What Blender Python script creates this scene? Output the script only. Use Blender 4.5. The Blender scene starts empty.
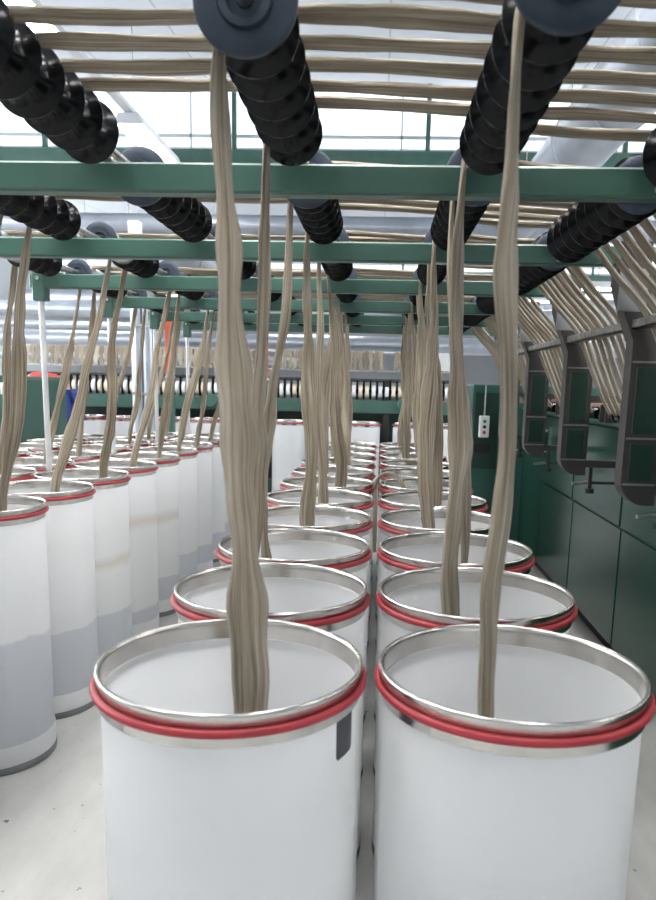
import bpy, math, random
from math import sin, cos, pi, sqrt, radians
from mathutils import Vector, Matrix, noise as mnoise
random.seed(7)
SC = bpy.context.scene
COL = SC.collection
CZ = 1.5735                     # camera height; "R(z)" turns a height relative to the camera into a height above the floor
def R(z): return CZ + z

# ------------------------------------------------------------------ materials
def new_mat(name):
    m = bpy.data.materials.new(name); m.use_nodes = True
    nt = m.node_tree; b = nt.nodes['Principled BSDF']
    return m, nt, b
def pmat(name, col, rough=.5, metal=0., var=.0, scale=8., bump=0., spec=None, coat=0.):
    m, nt, b = new_mat(name)
    b.inputs['Base Color'].default_value = (*col, 1)
    b.inputs['Roughness'].default_value = rough
    b.inputs['Metallic'].default_value = metal
    if spec is not None: b.inputs['Specular IOR Level'].default_value = spec
    if coat: b.inputs['Coat Weight'].default_value = coat; b.inputs['Coat Roughness'].default_value = .15
    tc = nt.nodes.new('ShaderNodeTexCoord')
    n = nt.nodes.new('ShaderNodeTexNoise'); n.inputs['Scale'].default_value = scale; n.inputs['Detail'].default_value = 5
    nt.links.new(tc.outputs['Object'], n.inputs['Vector'])
    if var:
        r = nt.nodes.new('ShaderNodeValToRGB')
        r.color_ramp.elements[0].position = .3; r.color_ramp.elements[1].position = .7
        r.color_ramp.elements[0].color = (*[max(0, c*(1-var)) for c in col], 1)
        r.color_ramp.elements[1].color = (*[min(1, c*(1+var)) for c in col], 1)
        nt.links.new(n.outputs['Fac'], r.inputs['Fac']); nt.links.new(r.outputs['Color'], b.inputs['Base Color'])
    if bump:
        bp = nt.nodes.new('ShaderNodeBump'); bp.inputs['Strength'].default_value = bump; bp.inputs['Distance'].default_value = .01
        nt.links.new(n.outputs['Fac'], bp.inputs['Height']); nt.links.new(bp.outputs['Normal'], b.inputs['Normal'])
    return m
def emat(name, col, s):
    m, nt, b = new_mat(name)
    b.inputs['Base Color'].default_value = (*col, 1)
    b.inputs['Emission Color'].default_value = (*col, 1); b.inputs['Emission Strength'].default_value = s
    return m
M = {}
M['green'] = pmat('green_paint', (.046, .112, .088), .36, var=.12, scale=5)
M['green_dark'] = pmat('dark_green_paint', (.011, .036, .026), .3, var=.12, scale=3)
M['green_panel'] = pmat('gloss_green_panel', (.013, .052, .037), .2, var=.15, scale=2, spec=.4)
M['green_cab'] = pmat('cabinet_green', (.022, .085, .065), .35, var=.1, scale=3)
M['black'] = pmat('black_plastic', (.004, .0045, .0055), .2, var=.2, scale=30, spec=.2)
M['black_matte'] = pmat('black_rubber', (.012, .012, .012), .7)
M['steel'] = pmat('polished_steel', (.56, .54, .51), .2, 1., var=.1, scale=12)
M['steel_worn'] = pmat('worn_steel', (.5, .48, .45), .36, 1., var=.3, scale=25)
M['flange'] = pmat('blue_grey_metal', (.034, .044, .062), .42, .5, var=.15, scale=15)
M['alu'] = pmat('silver_tube', (.68, .69, .71), .28, 1., var=.12, scale=9)
M['duct'] = pmat('galvanised_duct', (.36, .39, .44), .36, .7, var=.12, scale=3)
M['red'] = pmat('red_rubber', (.34, .024, .034), .42, var=.12, scale=14)
M['pole'] = pmat('light_grey_paint', (.55, .56, .57), .35, .2, var=.08)
M['arm'] = pmat('grey_machine_paint', (.058, .054, .052), .38, .35, var=.15, scale=6)
M['arm_edge'] = pmat('bare_edge_metal', (.30, .30, .30), .35, .7, var=.2)
M['white'] = pmat('white_plastic', (.78, .79, .80), .35)
M['cream'] = pmat('cream_bobbin', (.74, .66, .52), .5, var=.15)
M['wall'] = pmat('white_wall', (.76, .78, .81), .8, var=.03, scale=.5)
M['base_grey'] = pmat('grey_base_ring', (.16, .17, .18), .5, var=.2)
M['patch'] = pmat('dark_grey_patch', (.05, .055, .065), .45, var=.1)
M['orange'] = pmat('orange_red_paint', (.48, .085, .03), .45, var=.1)
M['trunk'] = pmat('lamp_housing', (.62, .64, .67), .4, .1)
M['lamp'] = emat('lamp_tube', (1, .985, .96), 17)
M['sky'] = emat('skylight_pane', (.93, .965, 1.0), .52)
M['fill_pane'] = emat('added_glow_pane', (.97, .985, 1.0), 3.6)  # glow for the added side windows, not a seen source
M['frame_grey'] = pmat('window_bar', (.50, .54, .58), .5)
M['skin'] = pmat('skin', (.62, .40, .30), .5)
M['shirt'] = pmat('red_cloth', (.62, .05, .04), .8)
M['trouser'] = pmat('blue_cloth', (.03, .05, .22), .8)
M['hair'] = pmat('dark_hair', (.05, .03, .02), .6)
M['yellow'] = pmat('yellow_sticker', (.75, .55, .04), .5)
M['rust'] = pmat('brown_roller', (.14, .06, .045), .55)
M['button_red'] = pmat('red_button', (.45, .04, .03), .4)
M['button_green'] = pmat('green_button', (.03, .22, .10), .4)

def can_material():
    m, nt, b = new_mat('milky_can_plastic')
    L = nt.links; N = nt.nodes
    tc = N.new('ShaderNodeTexCoord'); sep = N.new('ShaderNodeSeparateXYZ'); L.new(tc.outputs['Object'], sep.inputs[0])
    n = N.new('ShaderNodeTexNoise'); n.inputs['Scale'].default_value = 5; n.inputs['Detail'].default_value = 4
    L.new(tc.outputs['Object'], n.inputs['Vector'])
    def math_(op, a, bb):
        k = N.new('ShaderNodeMath'); k.operation = op
        for i, v in enumerate((a, bb)):
            if isinstance(v, (int, float)): k.inputs[i].default_value = v
            else: L.new(v, k.inputs[i])
        return k.outputs[0]
    at = N.new('ShaderNodeAttribute'); at.attribute_type = 'OBJECT'; at.attribute_name = 'fill_height'
    at2 = N.new('ShaderNodeAttribute'); at2.attribute_type = 'OBJECT'; at2.attribute_name = 'stain_height'
    wob = math_('MULTIPLY', math_('SUBTRACT', n.outputs['Fac'], .5), .10)
    zz = math_('ADD', sep.outputs['Z'], wob)
    mr = N.new('ShaderNodeMapRange'); mr.inputs['From Min'].default_value = -.006; mr.inputs['From Max'].default_value = .006
    L.new(math_('SUBTRACT', at.outputs['Fac'], zz), mr.inputs['Value'])
    lim = math_('GREATER_THAN', sep.outputs['Z'], .115)
    f1 = math_('MULTIPLY', mr.outputs[0], lim)
    d = math_('ABSOLUTE', math_('SUBTRACT', zz, at2.outputs['Fac']), 0)
    mr2 = N.new('ShaderNodeMapRange'); mr2.inputs['From Min'].default_value = .0; mr2.inputs['From Max'].default_value = .05
    mr2.inputs['To Min'].default_value = .55; mr2.inputs['To Max'].default_value = 0; L.new(d, mr2.inputs['Value'])
    mix1 = N.new('ShaderNodeMixRGB'); mix1.inputs[1].default_value = (.88, .885, .89, 1); mix1.inputs[2].default_value = (.70, .72, .76, 1)
    L.new(f1, mix1.inputs[0])
    mix2 = N.new('ShaderNodeMixRGB'); mix2.inputs[2].default_value = (.68, .60, .48, 1)
    L.new(mr2.outputs[0], mix2.inputs[0]); L.new(mix1.outputs[0], mix2.inputs[1])
    L.new(mix2.outputs[0], b.inputs['Base Color'])
    b.inputs['Roughness'].default_value = .33
    tr = N.new('ShaderNodeBsdfTranslucent'); L.new(mix2.outputs[0], tr.inputs['Color'])
    ms = N.new('ShaderNodeMixShader'); ms.inputs[0].default_value = .5
    L.new(b.outputs[0], ms.inputs[1]); L.new(tr.outputs[0], ms.inputs[2])
    L.new(ms.outputs[0], N['Material Output'].inputs['Surface'])
    return m
M['can'] = can_material()

def sliver_material():
    m, nt, b = new_mat('flax_sliver_fibre')
    L = nt.links; N = nt.nodes
    uv = N.new('ShaderNodeUVMap'); uv.uv_map = 'UVMap'
    mp = N.new('ShaderNodeMapping'); mp.inputs['Scale'].default_value = (26, 2.2, 1); L.new(uv.outputs[0], mp.inputs[0])
    oi = N.new('ShaderNodeObjectInfo')
    add = N.new('ShaderNodeVectorMath'); add.operation = 'ADD'
    cmb = N.new('ShaderNodeCombineXYZ'); mu = N.new('ShaderNodeMath'); mu.operation = 'MULTIPLY'; mu.inputs[1].default_value = 57
    L.new(oi.outputs['Random'], mu.inputs[0]); L.new(mu.outputs[0], cmb.inputs[0]); L.new(mu.outputs[0], cmb.inputs[2])
    L.new(mp.outputs[0], add.inputs[0]); L.new(cmb.outputs[0], add.inputs[1])
    n = N.new('ShaderNodeTexNoise'); n.inputs['Scale'].default_value = 1; n.inputs['Detail'].default_value = 6; n.inputs['Roughness'].default_value = .65
    L.new(add.outputs[0], n.inputs['Vector'])
    mp2 = N.new('ShaderNodeMapping'); mp2.inputs['Scale'].default_value = (1.5, 5, 1); L.new(uv.outputs[0], mp2.inputs[0])
    add2 = N.new('ShaderNodeVectorMath'); add2.operation = 'ADD'; L.new(mp2.outputs[0], add2.inputs[0]); L.new(cmb.outputs[0], add2.inputs[1])
    n2 = N.new('ShaderNodeTexNoise'); n2.inputs['Scale'].default_value = 1; n2.inputs['Detail'].default_value = 2
    L.new(add2.outputs[0], n2.inputs['Vector'])
    r = N.new('ShaderNodeValToRGB'); e = r.color_ramp.elements
    e[0].position = .33; e[0].color = (.13, .10, .066, 1); e[1].position = .67; e[1].color = (.50, .435, .345, 1)
    k = e.new(.5); k.color = (.315, .266, .198, 1)
    L.new(n.outputs['Fac'], r.inputs['Fac'])
    mx = N.new('ShaderNodeMixRGB'); mx.blend_type = 'MULTIPLY'; mx.inputs[0].default_value = .55
    r2 = N.new('ShaderNodeValToRGB'); r2.color_ramp.elements[0].position = .3; r2.color_ramp.elements[0].color = (.72, .66, .56, 1)
    r2.color_ramp.elements[1].position = .7; r2.color_ramp.elements[1].color = (1.1, 1.1, 1.12, 1)
    L.new(n2.outputs['Fac'], r2.inputs['Fac']); L.new(r.outputs[0], mx.inputs[1]); L.new(r2.outputs[0], mx.inputs[2])
    L.new(mx.outputs[0], b.inputs['Base Color'])
    b.inputs['Roughness'].default_value = .62; b.inputs['Specular IOR Level'].default_value = .35
    b.inputs['Sheen Weight'].default_value = .25
    bp = N.new('ShaderNodeBump'); bp.inputs['Strength'].default_value = .8; bp.inputs['Distance'].default_value = .008
    L.new(n.outputs['Fac'], bp.inputs['Height']); L.new(bp.outputs[0], b.inputs['Normal'])
    tr = N.new('ShaderNodeBsdfTranslucent'); L.new(mx.outputs[0], tr.inputs['Color'])
    ms = N.new('ShaderNodeMixShader'); ms.inputs[0].default_value = .15
    L.new(b.outputs[0], ms.inputs[1]); L.new(tr.outputs[0], ms.inputs[2])
    L.new(ms.outputs[0], N['Material Output'].inputs['Surface'])
    return m
M['sliver'] = sliver_material()

def floor_material():
    m, nt, b = new_mat('worn_grey_floor')
    L = nt.links; N = nt.nodes
    tc = N.new('ShaderNodeTexCoord')
    n = N.new('ShaderNodeTexNoise'); n.inputs['Scale'].default_value = 2.2; n.inputs['Detail'].default_value = 8; n.inputs['Roughness'].default_value = .6
    mp = N.new('ShaderNodeMapping'); mp.inputs['Scale'].default_value = (2.5, 1, 1); mp.inputs['Rotation'].default_value = (0, 0, .4)
    L.new(tc.outputs['Object'], mp.inputs[0]); L.new(mp.outputs[0], n.inputs['Vector'])
    r = N.new('ShaderNodeValToRGB'); e = r.color_ramp.elements
    e[0].position = .3; e[0].color = (.44, .44, .425, 1); e[1].position = .7; e[1].color = (.57, .57, .555, 1)
    L.new(n.outputs['Fac'], r.inputs['Fac'])
    v = N.new('ShaderNodeTexNoise'); v.inputs['Scale'].default_value = 22; v.inputs['Detail'].default_value = 3; L.new(tc.outputs['Object'], v.inputs['Vector'])
    cr = N.new('ShaderNodeValToRGB'); cr.color_ramp.elements[0].position = .70; cr.color_ramp.elements[0].color = (0, 0, 0, 1)
    cr.color_ramp.elements[1].position = .74; cr.color_ramp.elements[1].color = (1, 1, 1, 1)
    L.new(v.outputs['Fac'], cr.inputs['Fac'])
    mx = N.new('ShaderNodeMixRGB'); mx.inputs[2].default_value = (.10, .10, .09, 1); L.new(cr.outputs[0], mx.inputs[0]); L.new(r.outputs[0], mx.inputs[1])
    L.new(mx.outputs[0], b.inputs['Base Color'])
    b.inputs['Roughness'].default_value = .42
    return m
M['floor'] = floor_material()

def ceiling_material():
    m, nt, b = new_mat('ceiling_panels')
    L = nt.links; N = nt.nodes
    tc = N.new('ShaderNodeTexCoord')
    br = N.new('ShaderNodeTexBrick'); br.offset = 0; br.inputs['Scale'].default_value = 1
    br.inputs['Brick Width'].default_value = 1.2; br.inputs['Row Height'].default_value = 2.4; br.inputs['Mortar Size'].default_value = .012
    br.inputs['Color1'].default_value = (.70, .74, .80, 1); br.inputs['Color2'].default_value = (.72, .76, .82, 1); br.inputs['Mortar'].default_value = (.5, .54, .6, 1)
    L.new(tc.outputs['Object'], br.inputs['Vector']); L.new(br.outputs['Color'], b.inputs['Base Color'])
    b.inputs['Roughness'].default_value = .8
    return m
M['ceiling'] = ceiling_material()

# ------------------------------------------------------------------ mesh building
class MB:
    def __init__(s): s.v = []; s.f = []; s.uv = {}
    def add(s, vs, fs):
        o = len(s.v); s.v += [tuple(v) for v in vs]; s.f += [tuple(i+o for i in f) for f in fs]; return s
    def box(s, x0, x1, y0, y1, z0, z1, bev=0.):
        b = min(bev, (x1-x0)/2.2, (y1-y0)/2.2, (z1-z0)/2.2)
        if b <= 0:
            return s.add([(x, y, z) for x in (x0, x1) for y in (y0, y1) for z in (z0, z1)],
                         [(0, 1, 3, 2), (4, 6, 7, 5), (0, 4, 5, 1), (2, 3, 7, 6), (0, 2, 6, 4), (1, 5, 7, 3)])
        vs = []; idx = {}
        for ix, (x, sx) in enumerate(((x0, 1), (x1, -1))):
            for iy, (y, sy) in enumerate(((y0, 1), (y1, -1))):
                for iz, (z, sz) in enumerate(((z0, 1), (z1, -1))):
                    for a in range(3):
                        p = [x+sx*b, y+sy*b, z+sz*b]; p[a] = (x, y, z)[a]
                        idx[ix, iy, iz, a] = len(vs); vs.append(p)
        fs = []
        I = lambda i, j, k, a: idx[i, j, k, a]
        for i in (0, 1):
            fs += [tuple(I(i, j, k, 0) for j, k in ((0, 0), (0, 1), (1, 1), (1, 0))), tuple(I(j, i, k, 1) for j, k in ((0, 0), (0, 1), (1, 1), (1, 0))),
                   tuple(I(j, k, i, 2) for j, k in ((0, 0), (0, 1), (1, 1), (1, 0)))]
            for j in (0, 1):
                fs += [(I(0, i, j, 1), I(1, i, j, 1), I(1, i, j, 2), I(0, i, j, 2)), (I(i, 0, j, 0), I(i, 1, j, 0), I(i, 1, j, 2), I(i, 0, j, 2)),
                       (I(i, j, 0, 0), I(i, j, 1, 0), I(i, j, 1, 1), I(i, j, 0, 1))]
                for k in (0, 1): fs.append(tuple(I(i, j, k, a) for a in range(3)))
        return s.add(vs, fs)
    def lathe(s, prof, axis='z', n=32, c=(0, 0, 0), closed=False):
        vs = []; fs = []; m = len(prof)
        for k in range(n):
            a = 2*pi*k/n
            for r, h in prof:
                x, y = r*cos(a), r*sin(a)
                p = {'z': (x, y, h), 'y': (x, h, y), 'x': (h, x, y)}[axis]
                vs.append((p[0]+c[0], p[1]+c[1], p[2]+c[2]))
        for k in range(n):
            k2 = (k+1) % n
            for i in range(m if closed else m-1):
                j = (i+1) % m
                fs.append((k*m+i, k2*m+i, k2*m+j, k*m+j))
        return s.add(vs, fs)
    def cyl(s, p0, p1, r, n=16, r1=None):
        p0 = Vector(p0); p1 = Vector(p1); r1 = r if r1 is None else r1
        t = (p1-p0).normalized(); u = t.orthogonal().normalized(); w = t.cross(u)
        vs = []
        for p, q in ((p0, r), (p1, r1)):
            for k in range(n):
                a = 2*pi*k/n; vs.append(p+u*q*cos(a)+w*q*sin(a))
        fs = [(k, (k+1) % n, n+(k+1) % n, n+k) for k in range(n)]
        fs += [tuple(range(n-1, -1, -1)), tuple(range(n, 2*n))]
        return s.add(vs, fs)
    def prism(s, poly, y0, y1):          # polygon in x-z, pushed along y
        n = len(poly)
        vs = [(x, y0, z) for x, z in poly]+[(x, y1, z) for x, z in poly]
        fs = [tuple(range(n)), tuple(range(2*n-1, n-1, -1))]+[(k, n+k, n+(k+1) % n, (k+1) % n) for k in range(n)]
        return s.add(vs, fs)
    def mesh(s, name, mat, angle=35):
        me = bpy.data.meshes.new(name); me.from_pydata(s.v, [], s.f); me.update()
        import bmesh
        bm = bmesh.new(); bm.from_mesh(me); bmesh.ops.recalc_face_normals(bm, faces=bm.faces); bm.to_mesh(me); bm.free()
        me.polygons.foreach_set('use_smooth', [True]*len(me.polygons))
        me.set_sharp_from_angle(angle=radians(angle))
        me.materials.append(mat)
        return me
    def build(s, name, mat, parent=None, loc=(0, 0, 0), angle=35):
        return link(name, s.mesh(name, mat, angle), parent, loc)
def link(name, me, parent=None, loc=(0, 0, 0)):
    o = bpy.data.objects.new(name, me); COL.objects.link(o); o.location = loc
    if parent: o.parent = parent
    return o
def tag(o, label=None, cat=None, group=None, kind=None):
    if label: o['label'] = label
    if cat: o['category'] = cat
    if group: o['group'] = group
    if kind: o['kind'] = kind
    return o
def empty(name, loc=(0, 0, 0), rz=0):
    o = bpy.data.objects.new(name, None); COL.objects.link(o); o.location = loc; o.rotation_euler = (0, 0, rz); o.empty_display_size = .1
    return o
KIDS = {}
def copy_tree(o, parent=None):
    c = o.copy(); COL.objects.link(c)
    if parent: c.parent = parent
    for ch in [k for k in bpy.data.objects if k.parent == o]: copy_tree(ch, c)
    return c
ORD = ['nearest', 'second', 'third', 'fourth', 'fifth', 'sixth', 'seventh', 'eighth', 'ninth', 'tenth', 'eleventh', 'twelfth', 'thirteenth', 'fourteenth']

# ------------------------------------------------------------------ layout numbers
P = .5161                                   # can pitch
XA, XB, XL, XL2, XL3 = -.2566, .2575, -1.5785, -2.092, -2.606
YA, YB, YL = 1.3018, 1.319, 2.8933
DB = [2.015+1.0322*k for k in range(-1, 6)]; DBk = lambda k: 2.015+1.0322*k
RX = [-1.74, -1.23, -.725, -.229, .247]; RXR = .69
ZAX, ZAXR = .59, .548                       # roller axis heights relative to the camera
HCAN = R(-.5025)

# ------------------------------------------------------------------ setting
def struct(o): o['kind'] = 'structure'; return o
struct(MB().box(-10, 10, -7, 36, -.2, 0).build('floor', M['floor']))
struct(MB().box(-10.2, -10, -7, 36, 0, 6).build('wall_left', M['wall']))
struct(MB().box(10, 10.2, -7, 36, 0, 6).build('wall_right', M['wall']))
struct(MB().box(-10, 10, 35.8, 36, 0, 6.2).build('wall_far', M['wall']))
struct(MB().box(-10, 10, -7.2, -7, 0, 6.2).build('wall_near', M['wall']))
cb = MB()
ZV, ZT = R(3.03), R(3.95)
for y0, y1, za, zb in ((-7, 0, ZV+.35, ZT), (0, 11, ZV, ZT), (11, 22, ZV, ZT), (22, 33, ZV, ZT), (33, 36, ZV, ZV+.3)):
    cb.prism([(-10.1, 0), (10.1, 0), (10.1, .15), (-10.1, .15)], 0, 1)
    o = len(cb.v)-8
    for i in range(o, o+8):
        x, y, z = cb.v[i]; cb.v[i] = (x, y0+(y1-y0)*y, za+(zb-za)*y+z)
struct(cb.build('ceiling', M['ceiling']))
for i, y in enumerate((11, 22, 33)):
    w = struct(empty(f'window_{i+1}', (0, y, ZV)))
    MB().box(-10, 10, .02, .05, .06, ZT-ZV).build('pane', M['sky'], w)
    fr = MB()
    fr.box(-10, 10, -.03, .0, .27, .31)
    for k in range(-3, 4): fr.box(k*2.9+.2-.012, k*2.9+.2+.012, -.03, 0, 0.06, ZT-ZV)
    fr.build('window_frame', M['frame_grey'], w)
    gb = MB().box(-10, 10, -.25, .1, -.13, .06, .01)
    for k in range(-4, 5): gb.box(k*2.62+.55-.03, k*2.62+.55+.03, -.2, -.14, 0.0, ZT-ZV)
    gb.build('window_sill', M['green'], w)
# windows added out of frame on both side walls, glowing to fill the hall
def added_side_window(n, x0, x1, y0, y1):
    w = struct(empty(f'window_{n}', ((x0+x1)/2, (y0+y1)/2, 2.2)))
    cx, cy = w.location.x, w.location.y
    MB().box(x0-cx, x1-cx, y0-cy, y1-cy, 0, 2.6).build('pane', M['fill_pane'], w)
    L_ = max(x1-x0, y1-y0); k = int(L_/2)
    fr = MB()
    for z in (-.06, 1.27, 2.6): fr.box(x0-cx-.03, x1-cx+.03, y0-cy-.03, y1-cy+.03, z, z+.06)
    for q in range(k+1):
        t = -L_/2+L_*q/k
        if x1-x0 > y1-y0: fr.box(t-.03, t+.03, y0-cy-.03, y1-cy+.03, 0, 2.6)
        else: fr.box(x0-cx-.03, x1-cx+.03, t-.03, t+.03, 0, 2.6)
    fr.build('window_frame', M['frame_grey'], w)
added_side_window(4, -9.98, -9.95, 1, 19)
added_side_window(5, 9.95, 9.98, 1, 19)

# ------------------------------------------------------------------ sliver cans
def prof_body():
    return [(.0, .03), (.222, .03), (.2325, .035), (.2325, HCAN-.042), (.2295, HCAN-.042), (.2285, .79), (0, .79)]  # inner floor set high to brighten the can interior
ring_prof = []
zt = HCAN
ring_prof = [(.2345, zt-.060), (.2385, zt-.058), (.2385, zt-.02), (.2405, zt-.012), (.2425, zt-.006), (.2410, zt-.001), (.2375, zt), (.234, zt-.002), (.2325, zt-.008), (.2315, zt-.02), (.2305, zt-.060)]
CAN = dict(
    body=MB().lathe(prof_body(), n=72).mesh('body', M['can'], 50),
    rim=MB().lathe(ring_prof, n=72, closed=True).mesh('rim', M['steel'], 60),
    band=MB().lathe([(.2440+.0062*cos(a), zt-.031+.0076*sin(a)) for a in [2*pi*k/12 for k in range(12)]], n=72, closed=True).mesh('rubber_ring', M['red'], 80),
    hem=MB().lathe([(.2325, .030), (.2355, .032), (.2355, .11), (.2335, .113), (.2325, .112)], n=72).mesh('hem_band', M['can'], 50),
    base=MB().lathe([(0, 0), (.234, 0), (.2375, .004), (.2375, .028), (.234, .032), (.2, .033)], n=72).mesh('base_ring', M['base_grey'], 50))
PARTN = dict(body='body', rim='rim', band='rubber_ring', hem='hem_band', base='base_ring')
def make_can(x, y, label, group, fill=0., stain=-1, rz=0):
    t = empty('sliver_can', (x, y, 0), rz); tag(t, label, 'can', group)
    for k, me in CAN.items():
        o = link(PARTN[k], me, t)
        if k == 'body': o['fill_height'] = float(fill); o['stain_height'] = float(stain)
        if k == 'hem': o['fill_height'] = 0.; o['stain_height'] = -1.
    return t
cans = {}
def jit(s=.004): return random.uniform(-s, s)
for i in range(11):
    cans['A', i] = make_can(XA+jit()*.4, YA+P*i, f'white sliver can with red ring, {ORD[i]} from the camera in the row left of centre', 'sliver cans in the middle rows')
    cans['B', i] = make_can(XB+jit()*.4, YB+P*i, f'white sliver can with red ring, {ORD[i]} from the camera in the row right of centre', 'sliver cans in the middle rows')
fills = {0: .55, 1: .42, 2: .33, 3: .2, 4: .26, 5: .3}
stains = {2: .62, 3: .74, 4: .68}
for i in range(-3, 9):
    nm = f'{ORD[i]} visible' if i >= 0 else f'{ORD[-i]} outside the view' if i < -1 else 'one just outside the view'
    cans['L', i] = make_can(XL+jit()*.3, YL+P*i, f'white can with red ring in the aisle row at left, {nm}', 'sliver cans at the left', fills.get(i, .25), stains.get(i, -1))
    j = i-2
    nm = f'{ORD[j]} visible' if j >= 0 else f'{ORD[-j]} outside the view' if j < -1 else 'one just outside the view'
    cans['L2', i] = make_can(XL2+jit()*.3, YL+P*i, f'white can with red ring in the second row at left, {nm}', 'sliver cans at the left', .3)
for i in (4, 5, 6, 7):
    make_can(XL3, YL+P*i, f'white can with red ring in the third row at left beside the cabinet, {ORD[i-4]}', 'sliver cans at the left', .3)
# dark tape patch on the nearest left-of-centre can
pb = MB(); n = 12
vs = []
for a_i in range(n+1):
    a = radians(-30+14.5*a_i/n)
    edge = min(a_i, n-a_i)
    c_ = .006 if edge == 0 else 0
    for r in (.2328, .2340):
        for z in (zt-.135+c_, zt-.0615):
            vs.append((r*cos(a), r*sin(a), z))
fs = []
for k in range(n):
    o = 4*k
    fs += [(o, o+4, o+5, o+1), (o+2, o+3, o+7, o+6), (o+1, o+5, o+7, o+3), (o, o+2, o+6, o+4)]
fs += [(0, 1, 3, 2), (4*n, 4*n+2, 4*n+3, 4*n+1)]
pb.add(vs, fs); o = pb.build('tape_patch', M['patch'], cans['A', 0]); o['label'] = 'dark grey tape patch'

# ------------------------------------------------------------------ creel frames (beam + left post)
fit_me = None
for k in range(-1, 6):
    y = DBk(k)
    xe = .905 if k <= 4 else 1.05
    t = empty('creel_frame', (-1.827, y, 0)); tag(t, f'green creel crossbeam with white post, {"one overhead outside the view" if k < 0 else ORD[k]+" from the camera"}', 'creel frame', 'creel frames overhead')
    bm_ = MB().box(-.05, xe+1.827, -.028, .028, R(.467), R(.5395), .006)
    bm_.build('crossbeam', M['green'], t)
    MB().box(-.037, .037, -.034, .034, R(.40), R(.549), .008).build('corner_fitting', M['green'], t)
    MB().lathe([(0, -.046), (.010, -.045), (.013, -.04), (.013, -.033)], 'y', 12, (0, 0, R(.515))).build('bolt', M['steel'], t)
    MB().cyl((0, 0, 0.012), (0, 0, R(.41)), .0155, 16).build('post', M['pole'], t)
    MB().lathe([(0, 0), (.036, 0), (.036, .008), (.022, .014), (.018, .04), (.0155, .04)], n=20).build('post_foot', M['black_matte'], t)

# ------------------------------------------------------------------ guide rollers
def disc_prof(r, rd): return [(rd, -.046), (rd+.004, -.03), (r*.74, -.012), (r*.94, -.004), (r, -.001), (r, .003), (r*.94, .004), (r*.7, .002), (rd, .004)]
def flange_prof(r): return [(0, -.006), (.012, -.006), (.014, -.001), (.026, .0), (.030, -.012), (.042, -.012), (.045, -.004), (r-.006, -.006), (r, -.002), (r, .006), (r-.006, .008), (.03, .008)]
RD = .042
disc_me = MB().lathe(disc_prof(.0745, RD), 'y', 40).mesh('guide_disc', M['black'], 40)
disc_big = MB().lathe(disc_prof(.086, RD), 'y', 40).mesh('guide_disc', M['black'], 40)
flange_me = MB().lathe(flange_prof(.0835), 'y', 48).mesh('end_flange', M['flange'], 40)
flange_al = MB().lathe(flange_prof(.076), 'y', 48).mesh('end_flange', M['flange'], 40)
tube_me = MB().lathe([(.03, 0), (.056, 0), (.056, .3), (.03, .3)], 'y', 36).mesh('bare_tube', M['alu'], 40)
drum_me = MB().lathe([(.02, -.70), (RD, -.70), (RD, -.07), (.02, -.07)], 'y', 28).mesh('drum', M['black'], 40)
drum_me5 = MB().lathe([(.02, -.835), (RD, -.835), (RD, -.07), (.02, -.07)], 'y', 28).mesh('drum', M['black'], 40)
drum_short = MB().lathe([(.02, -.40), (RD, -.40), (RD, -.07), (.02, -.07)], 'y', 28).mesh('drum', M['black'], 40)
drum_long = MB().lathe([(.02, -.81), (RD, -.81), (RD, .02), (.02, .02)], 'y', 28).mesh('drum', M['black'], 40)
shaft_me = MB().cyl((0, -.99, 0), (0, 0, 0), .012, 12).mesh('shaft', M['steel_worn'])
def brk(zb):
    m = MB().box(-.034, .034, -.022, .022, zb, zb+.012, .003)
    m.box(-.012, .012, -.012, .012, zb+.01, -.008, .002)
    m.lathe([(.0125, -.014), (.026, -.014), (.026, .014), (.0125, .014)], 'y', 20, closed=True)
    return m.mesh('bearing_bracket', M['steel_worn'])
brk_me = brk(.5395-ZAX); brk_b = brk(.5395-ZAX+.016)
ROWN = ['far left over the second can row', 'left over the aisle can row', 'over the empty aisle', 'over the can row left of centre', 'over the can row right of centre', 'beside the right-hand machine']
for k in range(0, 6):
    for j, x in enumerate(RX+[RXR]):
        right = j == 5
        t = empty('guide_roller', (x, DBk(k), R(ZAXR if right else ZAX-.016*(j == 4))))
        tag(t, f'black disc guide roller {ROWN[j]}, {ORD[k]} bay from the camera', 'roller', 'guide rollers of the creel')
        link('shaft', shaft_me, t)
        if right:
            link('drum', drum_long, t)
            for q in range(9): link('guide_disc', disc_big, t, (0, -.80+.105*q-.03, 0)) if q < 8 else None
            link('end_flange', flange_al, t, (0, -.86, 0))
            b2 = MB().box(-.03, .03, -.045, -.03, .467-ZAXR+.01, .5395-ZAXR+.02, .003).build('bearing_bracket', M['steel_worn'], t)
            continue
        link('bearing_bracket', brk_b if j == 4 else brk_me, t)
        if j <= 2 and k >= 2:
            link('bare_tube', tube_me, t, (0, -.72, 0)); link('end_flange', flange_al, t, (0, -.725, 0))
            link('drum', drum_short, t)
            for q in range(3, 7): link('guide_disc', disc_me, t, (0, -.72+.105*q, 0))
        else:
            link('drum', drum_me5 if j == 4 else drum_me, t)
            link('end_flange', flange_me, t, (0, -.845 if j == 4 else -.722, 0))
            if j == 4: link('guide_disc', disc_me, t, (0, -.72, 0))
            for q in range(1, 7): link('guide_disc', disc_me, t, (0, -.72+.105*q, 0))

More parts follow.
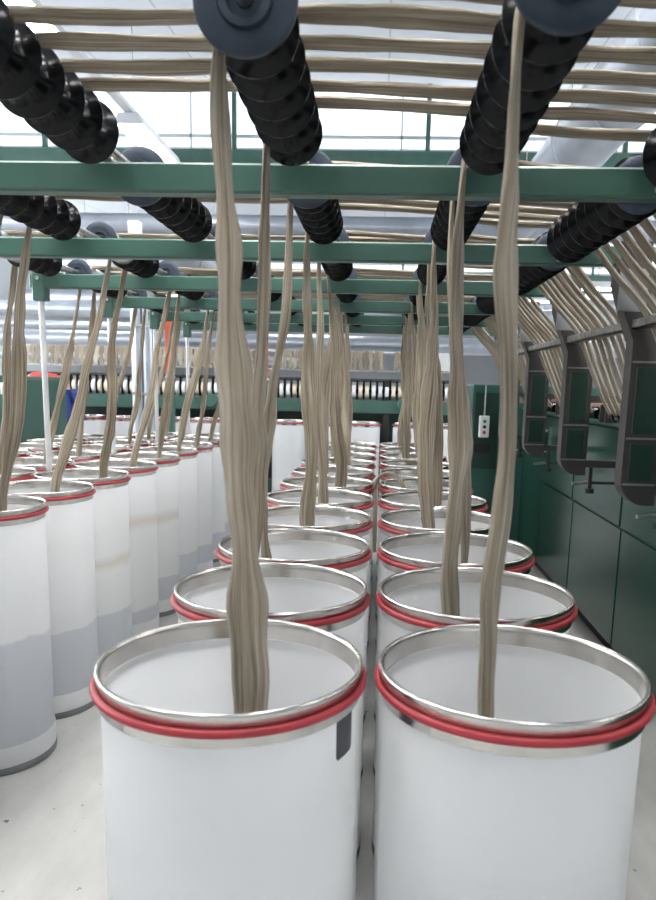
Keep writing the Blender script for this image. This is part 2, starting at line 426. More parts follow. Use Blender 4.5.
# ------------------------------------------------------------------ slivers
def catmull(pts, step):
    out = []
    n = len(pts)
    for i in range(n-1):
        p0 = pts[max(0, i-1)]; p1 = pts[i]; p2 = pts[i+1]; p3 = pts[min(n-1, i+2)]
        m = max(2, int((p2-p1).length/step))
        for j in range(m):
            t = j/m
            # centripetal-like: limited tangents
            L = (p2-p1).length
            def tan(a, b, c):
                d = (c-a); l = d.length
                return d*(L/l) if l > 0 else d
            t1 = tan(p0, p1, p2) if i > 0 else (p2-p1)
            t2 = tan(p1, p2, p3) if i < n-2 else (p2-p1)
            h00 = 2*t**3-3*t*t+1; h10 = t**3-2*t*t+t; h01 = -2*t**3+3*t*t; h11 = t**3-t*t
            out.append((p1*h00+t1*h10+p2*h01+t2*h11, i+t))
    out.append((pts[-1], n-1.0))
    return out
def interp(keys, s):
    for (a, va), (b, vb) in zip(keys, keys[1:]):
        if s <= b: return va+(vb-va)*max(0, (s-a)/(b-a)) if b > a else vb
    return keys[-1][1]
def build_sliver(name, pts, wk, tk, ak, seed, label, group, step=.022, wob=.006, lock=()):
    """pts: control points; wk/tk/ak: (index, width / thickness / angle of the wide side) keys"""
    pts = [Vector(p) for p in pts]
    path = catmull(pts, step)
    n = len(path); NS = 14
    vs = []; fs = []; uvs = []
    arc = 0
    for i, (p, s) in enumerate(path):
        if i: arc += (p-path[i-1][0]).length
        t = (path[min(n-1, i+1)][0]-path[max(0, i-1)][0]).normalized()
        a = interp(ak, s)+.5*interp(wobk_default if not lock else lock, s)*mnoise.noise(Vector((seed*3.7, arc*1.6, 5)))
        w = Vector((cos(a), sin(a), 0)); w = (w-t*w.dot(t)); w.normalize()
        nn = t.cross(w)
        k = interp(wobk_default if not lock else lock, s)
        wd = interp(wk, s)*(1+.5*mnoise.noise(Vector((seed*1.3, arc*3.2, 0)))+.34*mnoise.noise(Vector((seed*2.1, arc*11, 3))))
        th = interp(tk, s)*(1+.25*mnoise.noise(Vector((seed*1.9, arc*6, 9))))
        off = (w*mnoise.noise(Vector((seed, arc*2.3, 1)))*2.2+w*mnoise.noise(Vector((seed, arc*7, 4)))*.7+nn*mnoise.noise(Vector((seed, arc*2.7, 7))))*wob*k
        for j in range(NS):
            b = 2*pi*j/NS
            ca, sa = cos(b), sin(b)
            ca = math.copysign(abs(ca)**.8, ca)
            rr = 1+.34*mnoise.noise(Vector((seed*5+j*3.1, arc*3.5, 2)))
            vs.append(p+off+w*(wd*.5*ca*rr)+nn*(th*.5*sa*rr)); 
        uvs.append(arc)
    for i in range(n-1):
        for j in range(NS):
            j2 = (j+1) % NS
            fs.append((i*NS+j, i*NS+j2, (i+1)*NS+j2, (i+1)*NS+j))
    fs.append(tuple(range(NS-1, -1, -1))); fs.append(tuple((n-1)*NS+j for j in range(NS)))
    me = bpy.data.meshes.new(name); me.from_pydata([tuple(v) for v in vs], [], fs)
    uvl = me.uv_layers.new(name='UVMap')
    for pi_, poly in enumerate(me.polygons):
        if len(poly.vertices) == 4:
            i, j = divmod(pi_, NS)
            for li, (du, dv) in zip(poly.loop_indices, ((0, 0), (1, 0), (1, 1), (0, 1))):
                uvl.data[li].uv = ((j+du)/NS, uvs[i+dv])
    me.polygons.foreach_set('use_smooth', [True]*len(me.polygons))
    me.materials.append(M['sliver'])
    o = link(name, me)
    tag(o, label, 'sliver', group)
    return o
wobk_default = [(0, 1), (9, 1)]
# per-can tweaks: where the strand stands in the can, and how wide it hangs
rnd = random.Random(11)
TW = {('A', 0): dict(cx=.045, cy=-.09, w=.058, a=.1), ('B', 0): dict(cx=-.065, cy=-.12, w=.029, a=.5),
      ('A', 1): dict(cx=-.035, cy=-.08, w=.036, a=.4), ('B', 1): dict(cx=-.075, cy=-.1, w=.043, a=.2),
      ('A', 2): dict(cx=-.085, cy=-.11, w=.032, a=.3), ('B', 2): dict(cx=.015, cy=-.1, w=.028, a=.4), ('A', 3): dict(cx=.0, cy=-.1, w=.05, a=.2), ('B', 3): dict(cx=-.07, cy=-.1, w=.055, a=.1), ('A', 4): dict(cx=.02, cy=-.08, w=.05, a=.3)}
def can_sliver(row, i):
    X, Y = {'A': (XA, YA), 'B': (XB, YB), 'L': (XL, YL), 'L2': (XL2, YL)}[row]
    Y = Y+P*i
    if row in 'AB':
        bay = i//2; odd = i % 2
        slot = {'A': (1, 6), 'B': (0, 7)}[row][odd]; jr = {'A': 3, 'B': 4}[row]
    else:
        bay = (i+3)//2; odd = (i+3) % 2
        slot = {'L': (3, 5), 'L2': (2, 4)}[row][odd]; jr = {'L': 1, 'L2': 0}[row]
    db = DBk(bay)
    ys = db-.765+.105*slot
    tw = TW.get((row, i), {})
    if row == 'L': tw = dict(cx=rnd.uniform(.11, .145), cy=rnd.uniform(-.1, -.02), w=rnd.uniform(.034, .048))
    if row == 'L2': tw = dict(cx=rnd.uniform(.08, .13), cy=rnd.uniform(-.1, .0), w=rnd.uniform(.034, .048))
    cx = tw.get('cx', rnd.uniform(-.06, .08)); cy = tw.get('cy', rnd.uniform(-.1, .06)); W = tw.get('w', rnd.uniform(.045, .062)); A = tw.get('a', rnd.uniform(-.3, .9))
    xr = RX[jr]; za = ZAX-.016*(jr == 4)
    r = RD+.008
    ztop = za+r
    pts = [(X+cx*.75+.01, Y+cy*.75, R(-.776)), (X+cx, Y+cy, R(-.47))]
    ya = ys+(.0 if not (row == 'B' and odd == 0) else -.01)
    lx = xr-r-.004
    for f in (.33, .66):
        pts.append((X+cx+(lx-X-cx)*f+rnd.uniform(-.014, .014), Y+cy+(ya-Y-cy)*f+rnd.uniform(-.02, .02), R(-.45+(za-.45*0+.45-.06)*f)))
    pts.append((lx, ys, R(za-.03)))
    iv = len(pts)-1
    pts.append((xr-r*.7, ys, R(za+r*.72)))
    pts.append((xr, ys, R(ztop+.002)))
    ih = len(pts)-1
    # across, resting on each further roller
    for x2 in RX[jr+1:]:
        pts.append(((pts[-1][0]+x2)/2, ys+rnd.uniform(-.008, .008), R(ztop-.002)))
        pts.append((x2, ys, R(ZAX+r+.002-.016*(x2 == RX[4]))))
    r2 = RD+.008
    ysh = db-.085-.1*(7-slot)
    pts.append(((pts[-1][0]+RXR)/2, ys*.6+ysh*.4, R((ztop+ZAXR+r2)/2-.004)))
    pts.append((RXR, ys*.5+ysh*.5, R(ZAXR+r2+.001)))
    pts.append((RXR+r2*.74, ysh, R(ZAXR+r2*.72)))
    isx = len(pts)-1
    pts.append((.87, ysh+rnd.uniform(-.008, .008), R(.428)))
    pts.append((1.012, ysh, R(.273)))
    pts.append((1.085, ysh+rnd.uniform(-.008, .008), R(.118)))
    pts.append((1.16, ysh, R(-.05)))
    pts.append((1.205, ysh, R(-.128)))
    last = len(pts)-1
    wk = [(0, W*.9), (1, W), (2, W*1.1), (3, W*.85), (iv, .036), (ih, .052), (isx, .05), (last, .044)]
    tk = [(0, .024), (2, .02), (iv, .015), (ih, .02), (isx, .02), (last, .016)]
    ak = [(0, A), (2, A*.8), (3, A*.6+.25), (iv, pi/2), (last, pi/2)]
    rown = {'A': 'row left of centre', 'B': 'row right of centre', 'L': 'aisle row at left', 'L2': 'second row at left'}[row]
    if row == 'L': nm = ORD[i] if i >= 0 else f'unseen {ORD[-i]}'
    elif row == 'L2': nm = ORD[i-2] if i >= 2 else f'unseen {ORD[2-i]}'
    else: nm = ORD[i]
    if (row, i) == ('B', 0): wk[3] = (3, W*1.25); wk[4] = (iv, .042)
    lab = f'tan flax sliver rising from the {nm} can in the {rown}'
    if nm.startswith('unseen'): lab = f'tan sliver crossing overhead in the {ORD[bay]} bay from an unseen can, {ORD[slot-2]} of four'
    lk = [(0, 1), (3, 1), (iv, .25), (ih, .3), (isx, .25), (last, .3)]
    build_sliver('sliver', pts, wk, tk, ak, rnd.uniform(0, 90), lab, 'flax slivers', wob=.0085, lock=lk)
for i in range(11):
    for r_ in 'AB': can_sliver(r_, i)
for i in range(-3, 9):
    for r_ in ('L', 'L2'): can_sliver(r_, i)
# loose sliver end drooping over a rim between the two middle rows
yb = YB+P*5
build_sliver('loose_sliver', [(XB-.10, yb-.02, R(-.62)), (XB-.13, yb-.01, R(-.50)), (XB-.20, yb, R(-.455)), (XB-.258, yb, R(-.50)), (XB-.262, yb-.13, R(-.62)), (XB-.258, yb-.13, R(-.85))],
             [(0, .045), (3, .05), (5, .03)], [(0, .02), (5, .014)], [(0, 1.2), (5, 1.0)], 3.3, 'short loose sliver end drooping over a rim between the two middle rows', None, wob=.003)
bpy.data.objects['loose_sliver']['category'] = 'sliver'

# ------------------------------------------------------------------ right-hand machine
mach = empty('spinning_machine', (1.34, 4.2, 0)); tag(mach, 'long dark green spinning machine at right with grey arms taking the slivers', 'machine')
ox, oy = -1.34, -4.2
Y0, Y1 = .9, 7.0
MB().box(1.36+ox, 2.05+ox, Y0+oy, Y1+oy, .14, R(-.2), .006).build('body', M['green_dark'], mach)
MB().box(1.45+ox, 2.0+ox, Y0+.05+oy, Y1-.05+oy, 0, .14).build('plinth', M['black_matte'], mach)
MB().box(1.315+ox, 2.08+ox, Y0+oy, Y1+oy, R(-.2), R(-.172), .006).build('top_table', M['green'], mach)
for k in range(0, 5):
    yk = DBk(k); ya, yb_ = (Y0 if k == 0 else DBk(k-1)+.012), yk-.0
    if k == 4: yb_ = yk
    up = MB().box(1.335+ox, 1.362+ox, ya+oy+.006, yb_+oy-.006, R(-.74), R(-.215), .006).build('upper_door', M['green_panel'], mach)
    MB().box(1.345+ox, 1.362+ox, ya+oy+.004, yb_+oy-.004, .15, R(-.752), .004).build('lower_panel', M['green_panel'], mach)
    h = MB().box(1.30+ox, 1.318+ox, yk-.135+oy, yk-.10+oy, R(-.52), R(-.30), .007)
    h.box(1.316+ox, 1.337+ox, yk-.125+oy, yk-.11+oy, R(-.50), R(-.48)); h.box(1.316+ox, 1.337+ox, yk-.125+oy, yk-.11+oy, R(-.34), R(-.32))
    h.build('handle', M['white'], up)['label'] = 'white bar handle'
ya = DBk(4)+.01
MB().box(1.345+ox, 1.362+ox, ya+oy, Y1-.01+oy, .15, R(-.215), .004).build('lower_panel', M['green_panel'], mach)
# arms
def arc(cx, cz, r, a0, a1, n=8): return [(cx+r*cos(radians(a0+(a1-a0)*i/n)), cz+r*sin(radians(a0+(a1-a0)*i/n))) for i in range(n+1)]
def arm_poly(d=0.):
    L_ = [(.905+d, .56-d), (.905+d, .40), (.945+d, .285), (.985+d, .19), (.985+d, -.36)]
    bot = arc(1.085, -.36, .10-d, 180, 270)[1:]+[(1.125-d, -.46+d)]
    Rr = [(1.125-d, .12), (1.06-d, .27), (1.03-d, .40), (1.03-d, .56-d)]
    return [(x+ox, R(z)) for x, z in L_+bot+Rr]
for k in range(0, 5):
    yk = DBk(k)+oy
    a = MB().prism(arm_poly(), yk+.0, yk+.085).build('arm', M['arm'], mach, angle=30)
    def pl(z0, z1, x0=1.008, x1=1.105):
        return MB().box(x0+ox, x1+ox, yk-.006, yk+.002, R(z0), R(z1), .003)
    pl(-.17, .09).build('inset_panel', M['green_dark'], a); pl(-.36, -.21).build('inset_panel', M['green_dark'], a)
    for z in (-.19, .11, -.375):
        MB().box(.99+ox, 1.12+ox, yk-.004, yk+.0, R(z)-.004, R(z)+.004).build('edge_strip', M['arm_edge'], a)
    for z in (-.05, -.40): MB().box(1.10+ox, 1.35+ox, yk+.03, yk+.06, R(z)-.02, R(z)+.02, .003).build('strut', M['arm'], mach)
    hw = MB()
    hw.cyl((1.16+ox, yk+.02, R(-.55)), (1.16+ox, yk+.02, R(-.415)), .010, 10); hw.lathe([(0, -.012), (.024, -.012), (.024, .012), (0, .012)], 'z', 14, (1.16+ox, yk+.02, R(-.545)))
    hw.cyl((1.16+ox, yk+.02, R(-.50)), (1.345+ox, yk+.02, R(-.50)), .008, 8)
    hw.build('adjuster_knob', M['black_matte'], mach)
    lv = MB().cyl((1.14+ox, yk+.02, R(-.50)), (1.06+ox, yk+.0, R(-.505)), .009, 8)
    lv.build('lever', M['steel_worn'], mach)
    pl2 = MB().box(.912+ox, 1.022+ox, yk-.005, yk+.003, R(.30), R(.46), .003).build('top_plate', M['arm_edge'], a)
    if k:
        b = MB()
        y0 = DBk(k-1)+.085+oy
        b.box(.975+ox, .99+ox, y0, yk, R(.235), R(.27), .002); b.box(.975+ox, 1.03+ox, y0, yk, R(.235), R(.243), .002)
        b.build('guide_bar', M['steel_worn'], mach)
        e2 = MB()
    # drafting rollers on the table
for k in range(0, 5):
    y0 = (DBk(k-1) if k else Y0)+.10+oy; y1 = DBk(k)-.04+oy
    d = MB().cyl((1.235+ox, y0, R(-.145)), (1.235+ox, y1, R(-.145)), .016, 12)
    for q in range(8):
        yy = DBk(k)-.085-.1*(7-q)+oy
        d.lathe([(.016, -.034), (.03, -.034), (.03, .034), (.016, .034)], 'y', 18, (1.235+ox, yy, R(-.135)))
        MB().box(1.27+ox, 1.30+ox, yy-.012, yy+.012, R(-.172), R(-.10), .003).build('sliver_guide', M['black'], mach)
    d.build('drafting_rollers', M['black'], mach)
    MB().cyl((1.40+ox, y0, R(-.125)), (1.40+ox, y1, R(-.125)), .045, 20).build('pressure_roller', M['rust'], mach)
    for ys_ in (y0-.03, y1+.012): MB().box(1.2+ox, 1.45+ox, ys_, ys_+.018, R(-.173), R(-.08), .003).build('roller_support', M['arm'], mach)
# end cabinet with switch box
endc = empty('end_cabinet', (1.15, 7.2, 0)); tag(endc, 'dark green end cabinet of the right-hand machine with small switch box', 'cabinet')
MB().box(-.30, .9, -.19, .45, 0, R(.02), .012).build('body', M['green_cab'], endc)
MB().box(-.27, -.05, -.197, -.188, R(-.75), R(-.05), .003).build('door', M['green_dark'], endc)
sw = MB().box(-.225, -.135, -.26, -.196, R(-.46), R(-.26), .008).build('switch_box', M['white'], endc); sw['label'] = 'white switch box with round buttons'
for z, mm in ((-.31, 'button_green'), (-.36, 'black_matte'), (-.41, 'button_red')):
    MB().cyl((-.18, -.272, R(z)), (-.18, -.259, R(z)), .015, 14).build('button', M[mm], sw)
MB().cyl((-.18, -.22, R(-.26)), (-.18, -.22, R(.015)), .007, 8).build('conduit', M['steel_worn'], endc)
MB().box(-.28, -.09, -.2, -.15, R(-.62), R(-.5), .02).build('lower_bracket', M['black_matte'], endc)

# ------------------------------------------------------------------ far machine with its strips, bobbins and cans
FY = 10.6
fm = empty('drawing_machine', (-1.5, FY, 0)); tag(fm, 'green drawing machine crossing the far end of the aisle with a row of pale bobbins', 'machine')
fx0, fx1 = -5.2+1.5, 1.05+1.5
MB().box(fx0, fx1, -.06, .3, R(-.40), R(-.22), .01).build('green_beam', M['green'], fm)
MB().box(fx0, fx1, .35, .9, .1, R(-.30), .01).build('body', M['green_dark'], fm)
MB().box(fx0, fx1, -.10, -.07, R(.165), R(.19), .004).build('front_rail', M['steel'], fm)
MB().box(fx0, fx1, -.02, .02, R(.03), R(.075), .004).build('hook_rail', M['arm'], fm)
MB().cyl((fx0, 0, R(-.10)), (fx1, 0, R(-.10)), .03, 12).build('bobbin_shaft', M['black'], fm)
MB().box(fx0, fx1, .05, .09, R(.42), R(.45), .004).build('top_rail', M['pole'], fm)
MB().box(fx0, fx1, .25, .3, R(-.25), R(.0), .004).build('back_plate', M['pole'], fm)
bob = MB().lathe([(.03, -.025), (.08, -.025), (.084, -.02), (.084, .02), (.08, .025), (.03, .025)], 'x', 20).mesh('bobbin', M['white'])
bob2 = MB().lathe([(.03, -.025), (.08, -.025), (.084, -.02), (.084, .02), (.08, .025), (.03, .025)], 'x', 20).mesh('bobbin', M['cream'])
arml = MB().box(-.014, .014, -.03, .03, -.13, .13, .004).mesh('pressing_arm', M['black'])
i = 0
x = fx0+.06
while x < fx1-.05:
    link('bobbin', bob2 if (i*7) % 5 in (1, 3) else bob, fm, (x, 0, R(-.10)))
    if i % 1 == 0: link('pressing_arm', arml, fm, (x+.046, -.02, R(-.08)))
    x += .092; i += 1
for x in (-3.17, -1.53, .10):
    u = MB().box(x+1.5-.045, x+1.5+.045, -.05, .04, .22, R(.05), .01).build('upright', M['black_matte'], fm)
    MB().box(x+1.5-.10, x+1.5+.10, -.12, .14, 0, .22, .02).build('foot', M['green_cab'], fm)
for x in (-4.3, -2.35, -.95, .35):
    g = MB().lathe([(0, -.03), (.08, -.03), (.10, -.01), (.10, .02), (.05, .03), (.04, .12), (0, .12)], 'y', 20, (x+1.5, -.12, R(-.27)))
    g.build('gear_cover', M['green'], fm)
pe = MB().prism([(2.2, R(.20)), (2.62, R(.20)), (2.50, R(.44)), (2.28, R(.44))], -.09, .04).build('end_plate', M['pole'], fm)
# tan strips feeding the far machine
rr = random.Random(5)
st = None
x = -5.1; n_s = 0
strip_me = []
for q in range(4):
    m = MB(); vs = []; fs = []
    for s_ in range(9):
        f = s_/8; z = R(.45-.28*f); w = .030*(1-.3*f)*(1+.2*rr.uniform(-1, 1)); dx = .01*rr.uniform(-1, 1); th = .006
        vs += [(dx-w, -.0-.06*f-th, z-R(.3)), (dx+w, -.0-.06*f-th, z-R(.3)), (dx+w, -.06*f+th, z-R(.3)), (dx-w, -.06*f+th, z-R(.3))]
    for s_ in range(8):
        for j in range(4): fs.append((s_*4+j, s_*4+(j+1) % 4, s_*4+4+(j+1) % 4, s_*4+4+j))
    fs += [(3, 2, 1, 0), (32, 33, 34, 35)]
    m.add(vs, fs); strip_me.append(m.mesh('sliver_strip', M['sliver']))
while x < 1.0:
    if min(abs(x-c_) for c_ in (-3.17, -1.53, .10)) > .075:
        o = link('sliver_strip', strip_me[n_s % 4], None, (x, FY-.01, R(.3)))
        tag(o, 'short tan sliver strip hanging in the row above the far bobbins', 'sliver', 'sliver strips on the far machine')
    x += .07; n_s += 1
fx = [.43, .93, -.21, -.71, -1.21, -1.85, -2.35, -2.85, -3.49, -3.99, -4.49]
fn = ['second can right of the far dark upright', 'x']
for q, x in enumerate(sorted(fx)):
    make_can(x, 10.2, f'distant white can under the far green machine, {ORD[q] if q else "first"} from the left end', 'cans under the far machine')

# ------------------------------------------------------------------ left cabinet
cab = empty('electric_cabinet', (-3.56, 6.32, 0)); tag(cab, 'green electrical cabinet with recessed handle standing behind the left cans', 'cabinet')
MB().box(-.9, .69, -.5, .5, .05, R(.005), .012).build('body', M['green_cab'], cab)
MB().box(-.85, .65, -.47, .47, 0, .06).build('plinth', M['black_matte'], cab)
dr = MB().box(.688, .703, -.43, .48, .1, R(-.02), .004).build('door', M['green_cab'], cab)
MB().box(-.8, .64, -.512, -.498, .1, R(-.03), .004).build('door', M['green_cab'], cab)
hd = MB().box(.700, .712, .02, .12, R(-.35), R(-.24), .004)
hd.box(.711, .725, .035, .105, R(-.34), R(-.31), .003)
hd.build('handle', M['black_matte'], dr)
ws = MB().add([(x, y, z) for x in (.702, .7055) for y, z in ((.03, R(-.075)), (.09, R(-.075)), (.06, R(-.02)))], [(0, 1, 2), (5, 4, 3), (0, 3, 4, 1), (1, 4, 5, 2), (2, 5, 3, 0)])
ws.build('warning_sticker', M['yellow'], dr)
MB().box(.702, .7055, -.40, -.31, R(-.09), R(-.0-.03)).build('paper_label', M['white'], dr)
MB().box(.60, .68, -.5165, -.511, R(-.14), R(-.05)).build('paper_label', M['white'], cab)

# ------------------------------------------------------------------ columns and pipes behind the left cans
def thing_mesh(name, mb, mat, label, cat, loc=(0, 0, 0), group=None):
    o = mb.build(name, mat, None, loc); tag(o, label, cat, group); return o
vd = empty('vertical_duct', (-2.86, 9.1, 0)); tag(vd, 'pair of silver vertical pipes standing beside the orange post', 'duct')
MB().cyl((-.055, 0, 0), (-.055, 0, R(.95)), .055, 20).build('pipe', M['duct'], vd)
MB().cyl((.065, 0, 0), (.065, 0, R(.95)), .065, 20).build('pipe', M['duct'], vd)
for z in (.6, 1.4, 2.2): MB().box(-.12, .14, -.07, .07, z-.015, z+.015, .004).build('pipe_clamp', M['steel_worn'], vd)
for x, y, nm in ((-2.56, 9.2, 'left of the big hanging sliver'), (-1.42, 9.3, 'behind the big hanging sliver')):
    op = empty('support_column', (x, y, 0)); tag(op, f'orange red upper post on green lower half, {nm}', 'column', 'orange posts')
    MB().box(-.045, .045, -.045, .045, 0, R(.02), .005).build('lower_half', M['green'], op)
    MB().box(-.05, .05, -.05, .05, R(.02), R(.05), .004).build('collar', M['white'], op)
    MB().box(-.045, .045, -.045, .045, R(.05), R(.95), .005).build('upper_half', M['orange'], op)
thing_mesh('white_column', MB().box(-.07, .07, -.07, .07, 0, R(1.95), .008), M['wall'], 'plain white column just left of the silver vertical pipes', 'column', (-3.14, 9.8, 0))

# ------------------------------------------------------------------ ducts
def duct(p0, p1, r, label, bands=1.2, mat='duct', hang=True):
    p0 = Vector(p0); p1 = Vector(p1)
    t = empty('ventilation_duct', p0); tag(t, label, 'duct')
    MB().cyl((0, 0, 0), p1-p0, r, 32).build('duct_body', M[mat], t)
    L_ = (p1-p0).length; d = (p1-p0)/L_; n_ = int(L_/bands)
    for q in range(1, n_+1):
        c_ = d*(q*bands-.5*bands); MB().cyl(c_-d*.02, c_+d*.02, r*1.03, 32).build('seam_band', M[mat], t)
    if hang:
        for q in range(1, n_+1, 2):
            c_ = d*(q*bands); y = p0.y+c_.y
            zc = ZV+(ZT-ZV)*((y % 11)/11)
            MB().cyl(c_+Vector((0, 0, r)), (c_.x, c_.y, zc-p0.z+.02), .006, 6).build('hanger_rod', M['steel_worn'], t)
    return t
duct((-9.5, 10.75, R(2.10)), (9.5, 10.75, R(2.10)), .145, 'large silver duct crossing the hall overhead just under the first skylight')
duct((-9.5, 10.7, R(1.855)), (9.5, 10.7, R(1.855)), .045, 'thin silver pipe running just below the large overhead duct', 2.4, hang=False)
duct((1.72, 2.2, R(2.15)), (1.72, 10.45, R(2.15)), .27, 'fat silver duct running lengthwise overhead at upper right', 1.1)
duct((-3.4, 11.4, R(2.1)), (-3.4, 19.5, R(2.1)), .25, 'silver duct running away overhead at left beyond the crossing duct', 1.4)
duct((-9.5, 13.0, R(.66)), (9.5, 13.0, R(.66)), .14, 'low silver duct crossing behind the far bobbin machine', 1.5, hang=False)
duct((-9.5, 14.2, R(.98)), (9.5, 14.2, R(.98)), .07, 'slim silver pipe crossing above the low far duct', 2, hang=False)
duct((-9.5, 16.0, R(1.42)), (9.5, 16.0, R(1.42)), .16, 'mid height silver duct crossing the hall in the far distance', 1.7, hang=False)
duct((-9.5, 18.0, R(1.0)), (-1.0, 18.0, R(1.0)), .12, 'silver duct crossing the far left background at mid height', 1.7, hang=False)
duct((-9.5, 15.0, R(.42)), (-1.5, 15.0, R(.42)), .08, 'thin low pipe in the far left background', 1.7, hang=False)
duct((-9.5, 20.0, R(2.05)), (9.5, 20.0, R(2.05)), .2, 'distant silver duct crossing under the second skylight', 1.7, hang=False)
# pale supply boxes near the ceiling at left
for q, (x, y, nm) in enumerate(((-4.0, 12.2, 'left'), (-4.6, 14.0, 'right'))):
    b = empty('air_box', (x, y, R(2.25))); tag(b, f'pale rectangular air outlet box hanging from the ceiling at upper left, {"nearer" if q == 0 else "farther"} one', 'air box', 'air outlet boxes')
    MB().box(-.32, .32, -.3, .3, -.28, .18, .01).build('box', M['trunk'], b)
    MB().box(-.25, .25, -.31, -.295, -.02, .06).build('grille', M['patch'], b)
    zc = ZV+(ZT-ZV)*((y % 11)/11)
    MB().cyl((0, 0, .17), (0, 0, zc-R(2.25)+.03), .01, 8).build('hanger_rod', M['steel_worn'], b)

# ------------------------------------------------------------------ lamps
def lamp(x, y, label, z=R(2.72), along='y'):
    t = empty('fluorescent_lamp', (x, y, z)); tag(t, label, 'lamp', 'ceiling lamps')
    if along == 'x': t.rotation_euler = (0, 0, pi/2)
    MB().prism([(-.16, -.05), (-.11, .06), (.11, .06), (.16, -.05)], -.80, .80).build('housing', M['trunk'], t)
    MB().box(-.135, .135, -.77, .77, -.062, -.046, .004).build('diffuser', M['lamp'], t)
    for yy in (-.6, .6) if along == 'y' else (0,):
        zc = ZV+(ZT-ZV)*(((y+yy) % 11)/11)
        if y < 0: zc = ZV+.35+(ZT-ZV-.35)*((y+yy+7)/7)
        MB().cyl((0, yy, .05), (0, yy, zc-z+.03), .006, 6).build('hanger_rod', M['steel_worn'], t)
    return t
lamp(.8, 4.6, 'added fill lamp overhead outside the view, middle line, just ahead of the frame edge')  # this and the next four: unseen lamps added to brighten the cans
lamp(-1.75, 1.8, 'added fill lamp overhead outside the view, above the aisle edge of the left cans')
lamp(-.1, 2.6, 'added fill lamp overhead outside the view, right above the middle cans')
lamp(-1.0, .6, 'added fill lamp overhead outside the view, between the left and middle lines, nearer one')
lamp(-1.0, 3.4, 'added fill lamp overhead outside the view, between the left and middle lines, farther one')
lamp(-2.75, 9.25, 'bright fluorescent lamp at upper left above the aisle, the large one ahead')
lamp(-2.75, 5.75, 'bright fluorescent lamp at the upper left corner, partly behind the nearest rollers')
q = 0
for x in (-6.2, -2.75, .8, 4.6):  # grid of unseen lamps added as fill light from above
    for y in (.6, 2.9):
        lamp(x, y, f'added fill lamp overhead outside the view, {["far left", "left", "middle", "right"][int((x+6.2)/3.4)]} line, {"nearer" if y < 1 else "farther"} one')
for x, nm in ((-6.6, 'far left'), (5.4, 'far right')):  # more unseen lamps, added for fill from the hall sides
    for y in (6.0, 9.0): lamp(x, y, f'added unseen fill lamp over the {nm} side of the hall, {"nearer" if y < 7 else "farther"} one')
for y in (13.5, 16.5, 19.5):
    for x, nm in ((-5.2, 'left'), (-1.2, 'middle'), (3.2, 'right')):
        lamp(x, y, f'distant fluorescent lamp lying crosswise, {nm} one of the {["first", "second", "third"][int((y-13)/3)]} far row', R(1.75+.1*(y-13.5)/3), 'x')

# trunking rail carrying the left lamp line
thing_mesh('cable_tray', MB().box(-.05, .05, -6, 10.2, 0, .05, .004), M['trunk'], 'grey cable tray running above the left lamp line', 'cable tray', (-2.75, 0, R(2.79)))

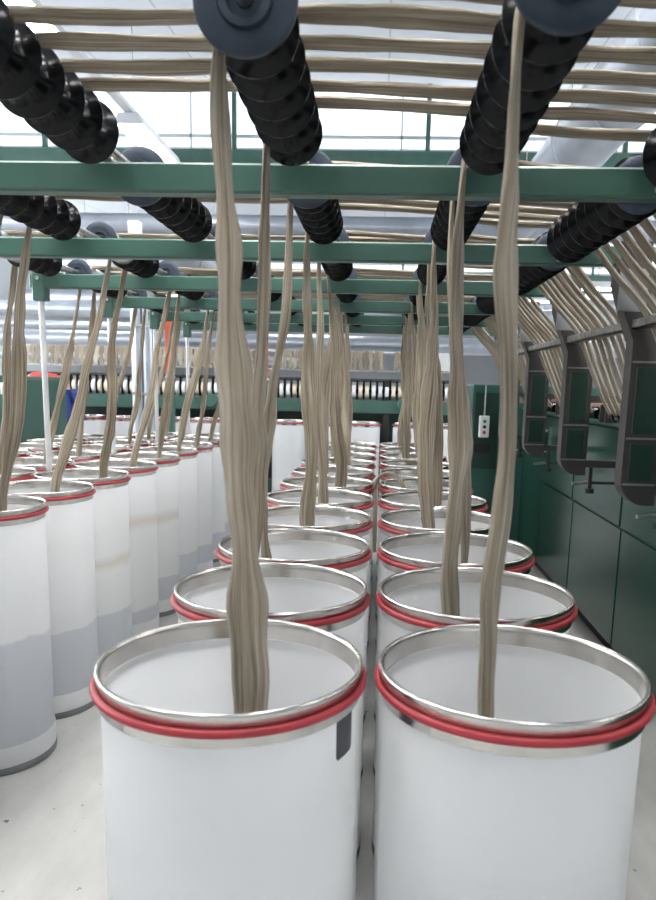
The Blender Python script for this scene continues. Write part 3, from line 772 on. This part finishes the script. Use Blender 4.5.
# ------------------------------------------------------------------ person far left
def person():
    rootp = empty('person', (-4.02, 9.55, .46)); tag(rootp, 'distant worker in red shirt and blue trousers bending left beyond the green cabinet', 'person')
    def skin(name, verts, edges, mat, sub=2):
        me = bpy.data.meshes.new(name); me.from_pydata([v[:3] for v in verts], edges, []); me.materials.append(M[mat])
        o = link(name, me, rootp)
        md = o.modifiers.new('skin', 'SKIN'); md.use_smooth_shade = True
        for v, d in zip(verts, me.skin_vertices[0].data): d.radius = (v[3], v[4] if len(v) > 4 else v[3])
        me.skin_vertices[0].data[0].use_root = True
        o.modifiers.new('sub', 'SUBSURF').levels = sub; o.modifiers['sub'].render_levels = sub
        return o
    # hips at z .98, torso leaning to -x
    V = [(0, 0, .96, .13, .11), (-.14, 0, 1.05, .12, .11), (-.30, 0, 1.10, .14, .12), (-.40, 0, 1.10, .09, .08), (-.45, -.01, 1.08, .05), (-.53, -.02, 1.05, .085, .095), (-.60, -.03, 1.01, .08, .09),
         (.0, -.09, .88, .085), (.03, -.10, .50, .06), (.05, -.10, .10, .045), (-.06, -.11, .04, .045),
         (.0, .09, .88, .085), (.04, .10, .50, .06), (.07, .10, .10, .045), (-.04, .11, .04, .045),
         (-.34, -.17, 1.06, .055), (-.38, -.21, .80, .042), (-.46, -.18, .60, .034), (-.50, -.17, .53, .035),
         (-.34, .17, 1.06, .055), (-.38, .21, .80, .042), (-.46, .18, .60, .034), (-.50, .17, .53, .035)]
    E = [(0, 1), (1, 2), (2, 3), (3, 4), (4, 5), (5, 6), (0, 7), (7, 8), (8, 9), (9, 10), (0, 11), (11, 12), (12, 13), (13, 14), (2, 15), (15, 16), (16, 17), (17, 18), (2, 19), (19, 20), (20, 21), (21, 22)]
    skin('body', V, E, 'skin')
    S = [(0.01, 0, .98, .145, .125), (-.14, 0, 1.05, .135, .125), (-.30, 0, 1.10, .155, .135), (-.40, 0, 1.10, .095, .09), (-.34, -.17, 1.06, .066), (-.375, -.208, .84, .053), (-.34, .17, 1.06, .066), (-.375, .208, .84, .053)]
    skin('shirt', S, [(0, 1), (1, 2), (2, 3), (2, 4), (4, 5), (2, 6), (6, 7)], 'shirt')
    T = [(0, 0, .95, .145, .125), (.0, -.09, .88, .097), (.03, -.10, .50, .074), (.05, -.10, .12, .062), (.0, .09, .88, .097), (.04, .10, .50, .074), (.07, .10, .12, .062)]
    skin('trousers', T, [(0, 1), (1, 2), (2, 3), (0, 4), (4, 5), (5, 6)], 'trouser')
    skin('hair', [(-.56, -.02, 1.07, .088, .098), (-.63, -.03, 1.04, .085, .092)], [(0, 1)], 'hair')
person()
thing_mesh('work_platform', MB().box(-.7, .62, -.4, .5, 0, .46, .01), M['arm'], 'low grey work platform under the distant worker', 'platform', (-4.5, 9.3, 0))

# ------------------------------------------------------------------ camera
f, px, py, pit, yaw, rol = 747.82, 345.39, 518.9, .1787, .041, .0227
def rayv(u, v):
    a = u-px; b = v-py; cr, sr = cos(rol), sin(rol)
    u_ = a*cr+b*sr; v_ = -a*sr+b*cr
    X = u_/f; Zc = -v_/f
    Y = cos(pit)+Zc*sin(pit); z = -sin(pit)+Zc*cos(pit)
    return Vector((X*cos(yaw)-Y*sin(yaw), X*sin(yaw)+Y*cos(yaw), z))
fw = rayv(px, py); rt = rayv(px+f, py)-fw; upv = rayv(px, py-f)-fw
cam = bpy.data.cameras.new('camera'); co = bpy.data.objects.new('camera', cam); COL.objects.link(co)
mw = Matrix((rt.normalized(), upv.normalized(), (-fw).normalized())).transposed().to_4x4(); mw.translation = (0, 0, CZ)
co.matrix_world = mw
cam.sensor_fit = 'VERTICAL'; cam.sensor_height = 24; cam.lens = f/900*24
cam.shift_x = (328-px)/900; cam.shift_y = (py-450)/900
cam.clip_start = .05; cam.clip_end = 100
cam.dof.use_dof = True; cam.dof.focus_distance = 3.2; cam.dof.aperture_fstop = 3.6
SC.camera = co

# ------------------------------------------------------------------ world, view
w = bpy.data.worlds.new('World'); SC.world = w; w.use_nodes = True
w.node_tree.nodes['Background'].inputs[0].default_value = (.8, .88, 1, 1); w.node_tree.nodes['Background'].inputs[1].default_value = 1.0
SC.view_settings.view_transform = 'Standard'; SC.view_settings.look = 'None'
SC.view_settings.gamma = 1; SC.view_settings.use_curve_mapping = False
SC.view_settings.exposure = 1.06
